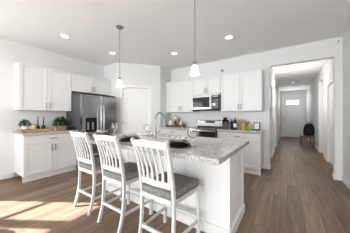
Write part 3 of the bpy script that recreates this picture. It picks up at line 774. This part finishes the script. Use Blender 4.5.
# back corner: walnut tray with jars
t = thing('wooden_tray', 'dark walnut tray on the corner counter left of the range', 'tray', (-2.80, 4.16, ZC))
b = nb(); box(b, -.30, .30, -.10, .10, 0, .012)
for a in ((-.30, .30, -.10, -.088), (-.30, .30, .088, .10), (-.30, -.288, -.088, .088), (.288, .30, -.088, .088)): box(b, *a, .012, .045)
obj('tray', b, 'walnut', t, .002)
ZR = ZC+.0125
t = thing('ceramic_canister', 'squat white canister with dark lid at the left of the walnut tray', 'canister', (-2.96, 4.13, ZR))
obj('jar', lathe(nb(), [(0, 0), (.05, 0), (.060, .012), (.060, .11), (.045, .135), (0, .135)], n=28), 'pot', t, smooth=True)
obj('lid', lathe(nb(), [(0, 0), (.04, 0), (.042, .015), (.012, .022), (.012, .04), (0, .042)], (0, 0, .135), 24), 'bench', t, smooth=True)
t = thing('paper_towel_roll', 'tall white ceramic bottle standing at the back of the walnut tray', 'bottle', (-2.82, 4.20, ZR))
t.name = 'ceramic_bottle'
obj('body', lathe(nb(), [(0, 0), (.052, 0), (.056, .01), (.056, .19), (.04, .215), (0, .217)], n=28), 'pot', t, smooth=True)
obj('cap', lathe(nb(), [(0, 0), (.022, 0), (.02, .03), (0, .032)], (0, 0, .217), 18), 'nickel', t, smooth=True)
t = thing('pepper_mill', 'dark wooden mill in front of the tall white bottle', 'mill', (-2.77, 4.10, ZR))
obj('body', lathe(nb(), [(0, 0), (.036, 0), (.037, .02), (.028, .07), (.034, .12), (0, .122)], n=20), 'black', t, smooth=True)
obj('knob', lathe(nb(), [(0, 0), (.018, .002), (.024, .018), (.016, .036), (0, .04)], (0, 0, .122), 20), 'walnut', t, smooth=True)
t = thing('spice_jar', 'small brown spice jar with pale lid beside the dark mill', 'jar', (-2.70, 4.11, ZR))
obj('body', lathe(nb(), [(0, 0), (.024, 0), (.026, .006), (.026, .06), (0, .06)], n=20), 'walnut', t, smooth=True)
obj('lid', lathe(nb(), [(0, 0), (.022, 0), (.022, .018), (0, .018)], (0, 0, .06), 20), 'cream', t, smooth=True)
t = thing('round_vase', 'round white vase at the right of the walnut tray', 'vase', (-2.625, 4.17, ZR))
obj('body', lathe(nb(), [(0, 0), (.035, 0), (.055, .03), (.062, .06), (.05, .10), (.025, .118), (.022, .13), (.018, .13), (.016, .11), (0, .10)], n=28), 'pot', t, smooth=True)
t = thing('dark_bottle', 'dark bottle standing behind the round white vase', 'bottle', (-2.715, 4.225, ZR))
obj('body', lathe(nb(), [(0, 0), (.026, 0), (.028, .01), (.028, .11), (.010, .14), (.009, .18), (0, .18)], n=20), 'dgreen', t, smooth=True)
t = thing('small_pot', 'small grey metal pot at the right end of the walnut tray', 'pot', (-2.535, 4.085, ZR))
obj('cup', lathe(nb(), [(0, 0), (.026, 0), (.032, .07), (.029, .07), (.024, .006), (0, .006)], n=20), 'nickel', t, smooth=True)

for n_ in ('ceramic_canister', 'ceramic_bottle', 'pepper_mill', 'spice_jar', 'round_vase', 'dark_bottle', 'small_pot'):
    bpy.data.objects[n_].scale = (1.08, 1.08, 1.32)
# right of the range
t = thing('knife_block', 'black knife block with black handled knives beside the range', 'knife block', (-1.27, 4.12, ZC), 12)
b = nb(); prism(b, [(-.10, 0), (.06, 0), (.09, .14), (-.01, .22), (-.07, .17)], 0, -.075, .075); obj('block', b, 'black', t, .004)
for i, (x, q) in enumerate(((-.04, 0), (-.013, .01), (.014, 0), (.040, .012), (-.03, .04), (.005, .045), (.036, .04))):
    y0 = -.045+q; z0_ = .17+q*.6
    kn = obj('knife_handle', bar(nb(), [(x, y0, z0_), (x, y0-.055, z0_+.095)], .014, .022, up=(1, 0, 0)), 'black', t, .003)
t = thing('wine_bottle', 'dark wine bottle with cream label right of the knife block', 'bottle', (-1.055, 4.17, ZC))
obj('body', lathe(nb(), [(0, 0), (.034, 0), (.037, .008), (.037, .165), (.030, .195), (.014, .225), (.013, .275), (0, .275)], n=28), 'dgreen', t, smooth=True)
obj('label', lathe(nb(), [(.0372, .04), (.0378, .04), (.0378, .135), (.0372, .135), (.0372, .04)], n=28), 'paper', t, smooth=True)
obj('foil', lathe(nb(), [(.0136, .24), (.0146, .24), (.0146, .278), (0, .279), (0, .276)], n=20), 'black', t, smooth=True)
t = thing('pump_bottle', 'short dark bottle between the knife block and the wine bottle', 'bottle', (-1.145, 4.22, ZC))
obj('body', lathe(nb(), [(0, 0), (.036, 0), (.038, .01), (.038, .16), (.016, .19), (.015, .235), (0, .235)], n=24), 'dgreen', t, smooth=True)
def rboard(w, h, t_):
    b = nb(); r = .03; out = []
    for cx, cz, a0 in ((w/2-r, r, -90), (w/2-r, h-r, 0), (-w/2+r, h-r, 90), (-w/2+r, r, 180)):
        for k in range(5): a = R(a0+k*22.5); out.append((cx+r*math.cos(a), cz+r*math.sin(a)))
    prism(b, out, 1, -t_, 0); return b
o = tag(obj('cutting_board', rboard(.20, .235, .018), 'wood2', None, .003), 'large tan wooden cutting board leaning on the backsplash', 'cutting board', 'cutting boards', (-.925, 4.325, ZC+.002)); o.rotation_euler = (R(-9), 0, 0)
o = tag(obj('cutting_board', rboard(.15, .17, .018), 'wood', None, .003), 'smaller brown cutting board leaning in front of the large one', 'cutting board', 'cutting boards', (-.945, 4.290, ZC+.002)); o.rotation_euler = (R(-10), 0, 0)
def oil(label, loc, h=.15):
    t = thing('oil_bottle', label, 'bottle', loc, 0, 'yellow oil bottles')
    obj('body', lathe(nb(), [(0, 0), (.028, 0), (.031, .008), (.031, .085), (.012, .11), (.011, .14), (0, .14)], n=24), 'oil', t, smooth=True)
    obj('cork', lathe(nb(), [(0, 0), (.009, 0), (.011, .028), (0, .03)], (0, 0, .14), 14), 'wood', t, smooth=True)
    return t
ob = oil('squat yellow oil bottle in front of the cutting boards', (-.845, 4.15, ZC))
dup(ob, (-.715, 4.15, ZC), 'squat yellow oil bottle nearest the picture frame')
t = thing('herb_jar', 'glass jar of green herb sprigs between the yellow bottles', 'plant', (-.78, 4.20, ZC))
obj('jar', lathe(nb(), [(0, 0), (.03, 0), (.032, .008), (.032, .09), (.029, .09), (.029, .008), (0, .006)], n=24), 'oil', t, smooth=True)
b = stems(9, .07, .20, 12); o = obj('sprig', b, 'leaf', t); o.location = (0, 0, .05)
o = obj('foliage', leaves(26, .06, .13, .03, 14), 'leaf', t); o.location = (0, 0, .09)
t = thing('picture_frame', 'small black photo frame at the right end of the counter', 'picture frame', (-.575, 4.17, ZC+.003), 6)
b = nb(); w, h, f = .13, .165, .017
box(b, -w/2, w/2, -.012, 0, 0, f); box(b, -w/2, w/2, -.012, 0, h-f, h); box(b, -w/2, -w/2+f, -.012, 0, f, h-f); box(b, w/2-f, w/2, -.012, 0, f, h-f)
fr = obj('frame', b, 'black', t); fr.rotation_euler = (R(-10), 0, 0)
o = obj('print', bx(-w/2+f, w/2-f, -.008, -.002, f, h-f), 'paper', fr); obj('picture', bx(-.02, .02, -.009, -.0075, .05, .11), 'screen', fr)
obj('easel_back', bar(nb(), [(0, .024, .12), (0, .075, .003)], .03, .004, up=(1, 0, 0)), 'black', t)
def outlet(label, loc, rz):
    t = thing('wall_outlet', label, 'outlet', loc, rz, 'wall outlets')
    p = obj('plate', bx(-.036, .036, -.006, 0, -.058, .058), 'outlet', t, .002)
    b = nb(); box(b, -.016, .016, -.008, -.005, .010, .038); box(b, -.016, .016, -.008, -.005, -.038, -.010); obj('socket', b, 'pot', t)
    return t
ou = outlet('white outlet on the backsplash above the oil bottles', (-.70, YB, 1.15), 0)

# ------------------------------------------------------------------ hall bench and bag
t = thing('bench', 'small brown wooden bench against the right hall wall', 'bench', (.67, 8.30, 0))
sb = obj('seat', bx(-.215, .215, 0, 1.05, .412, .45), 'bench', t, .005)
for x in (-.175, .175):
    for y in (.03, 1.02): obj('leg', bx(x-.022, x+.022, y-.022, y+.022, 0, .412), 'bench', t, .003)
b = nb(); box(b, -.153, .153, .02, .04, .36, .412); box(b, -.153, .153, 1.01, 1.03, .36, .412); box(b, -.185, -.165, .052, .998, .36, .412); box(b, .165, .185, .052, .998, .36, .412)
obj('apron', b, 'bench', t)
# slouching black bag
t = thing('backpack', 'black soft backpack leaning on the bench in the hall', 'bag', (.72, 8.60, .451), 0)
b = nb(); rings = []
NP = 28
for (z, wx, wy, cx, cy) in ((0, .10, .06, 0, 0), (.004, .155, .105, 0, 0), (.08, .175, .125, 0, 0), (.20, .178, .125, .004, .01), (.32, .165, .11, .010, .02), (.42, .135, .085, .018, .03), (.475, .085, .05, .022, .035), (.49, .03, .02, .022, .035)):
    ring = []
    for k in range(NP):
        a = 2*math.pi*k/NP; cc, ss = math.cos(a), math.sin(a); p = .6
        ring.append(b.verts.new((cx+wx*math.copysign(abs(cc)**p, cc), cy+wy*math.copysign(abs(ss)**p, ss), z)))
    rings.append(ring)
for r0, r1 in zip(rings, rings[1:]):
    for k in range(NP): b.faces.new([r0[k], r0[(k+1) % NP], r1[(k+1) % NP], r1[k]])
b.faces.new(rings[0][::-1]); b.faces.new(rings[-1]); obj('body', b, 'bag', t, smooth=True)
b = nb(); prism(b, [(-.12, .04), (.12, .04), (.125, .17), (.10, .21), (-.10, .21), (-.125, .17)], 1, -.155, -.10); obj('front_pocket', b, 'bag', t, .02, seg=3)
obj('strap', tube(nb(), [(-.03, .02, .47), (-.03, .02, .53), (.02, .03, .55), (.07, .03, .53), (.07, .03, .47)], .009, 8, up=(0, 1, 0)), 'bag', t, smooth=True)
t = thing('folded_towel', 'small white folded cloth on the left edge of the bench', 'towel', (.49, 8.45, .451), 4)
b = nb(); box(b, -.028, .028, -.10, .10, 0, .028); box(b, -.026, .026, -.095, .095, .029, .055); obj('cloth', b, 'paper', t, .010, seg=3)
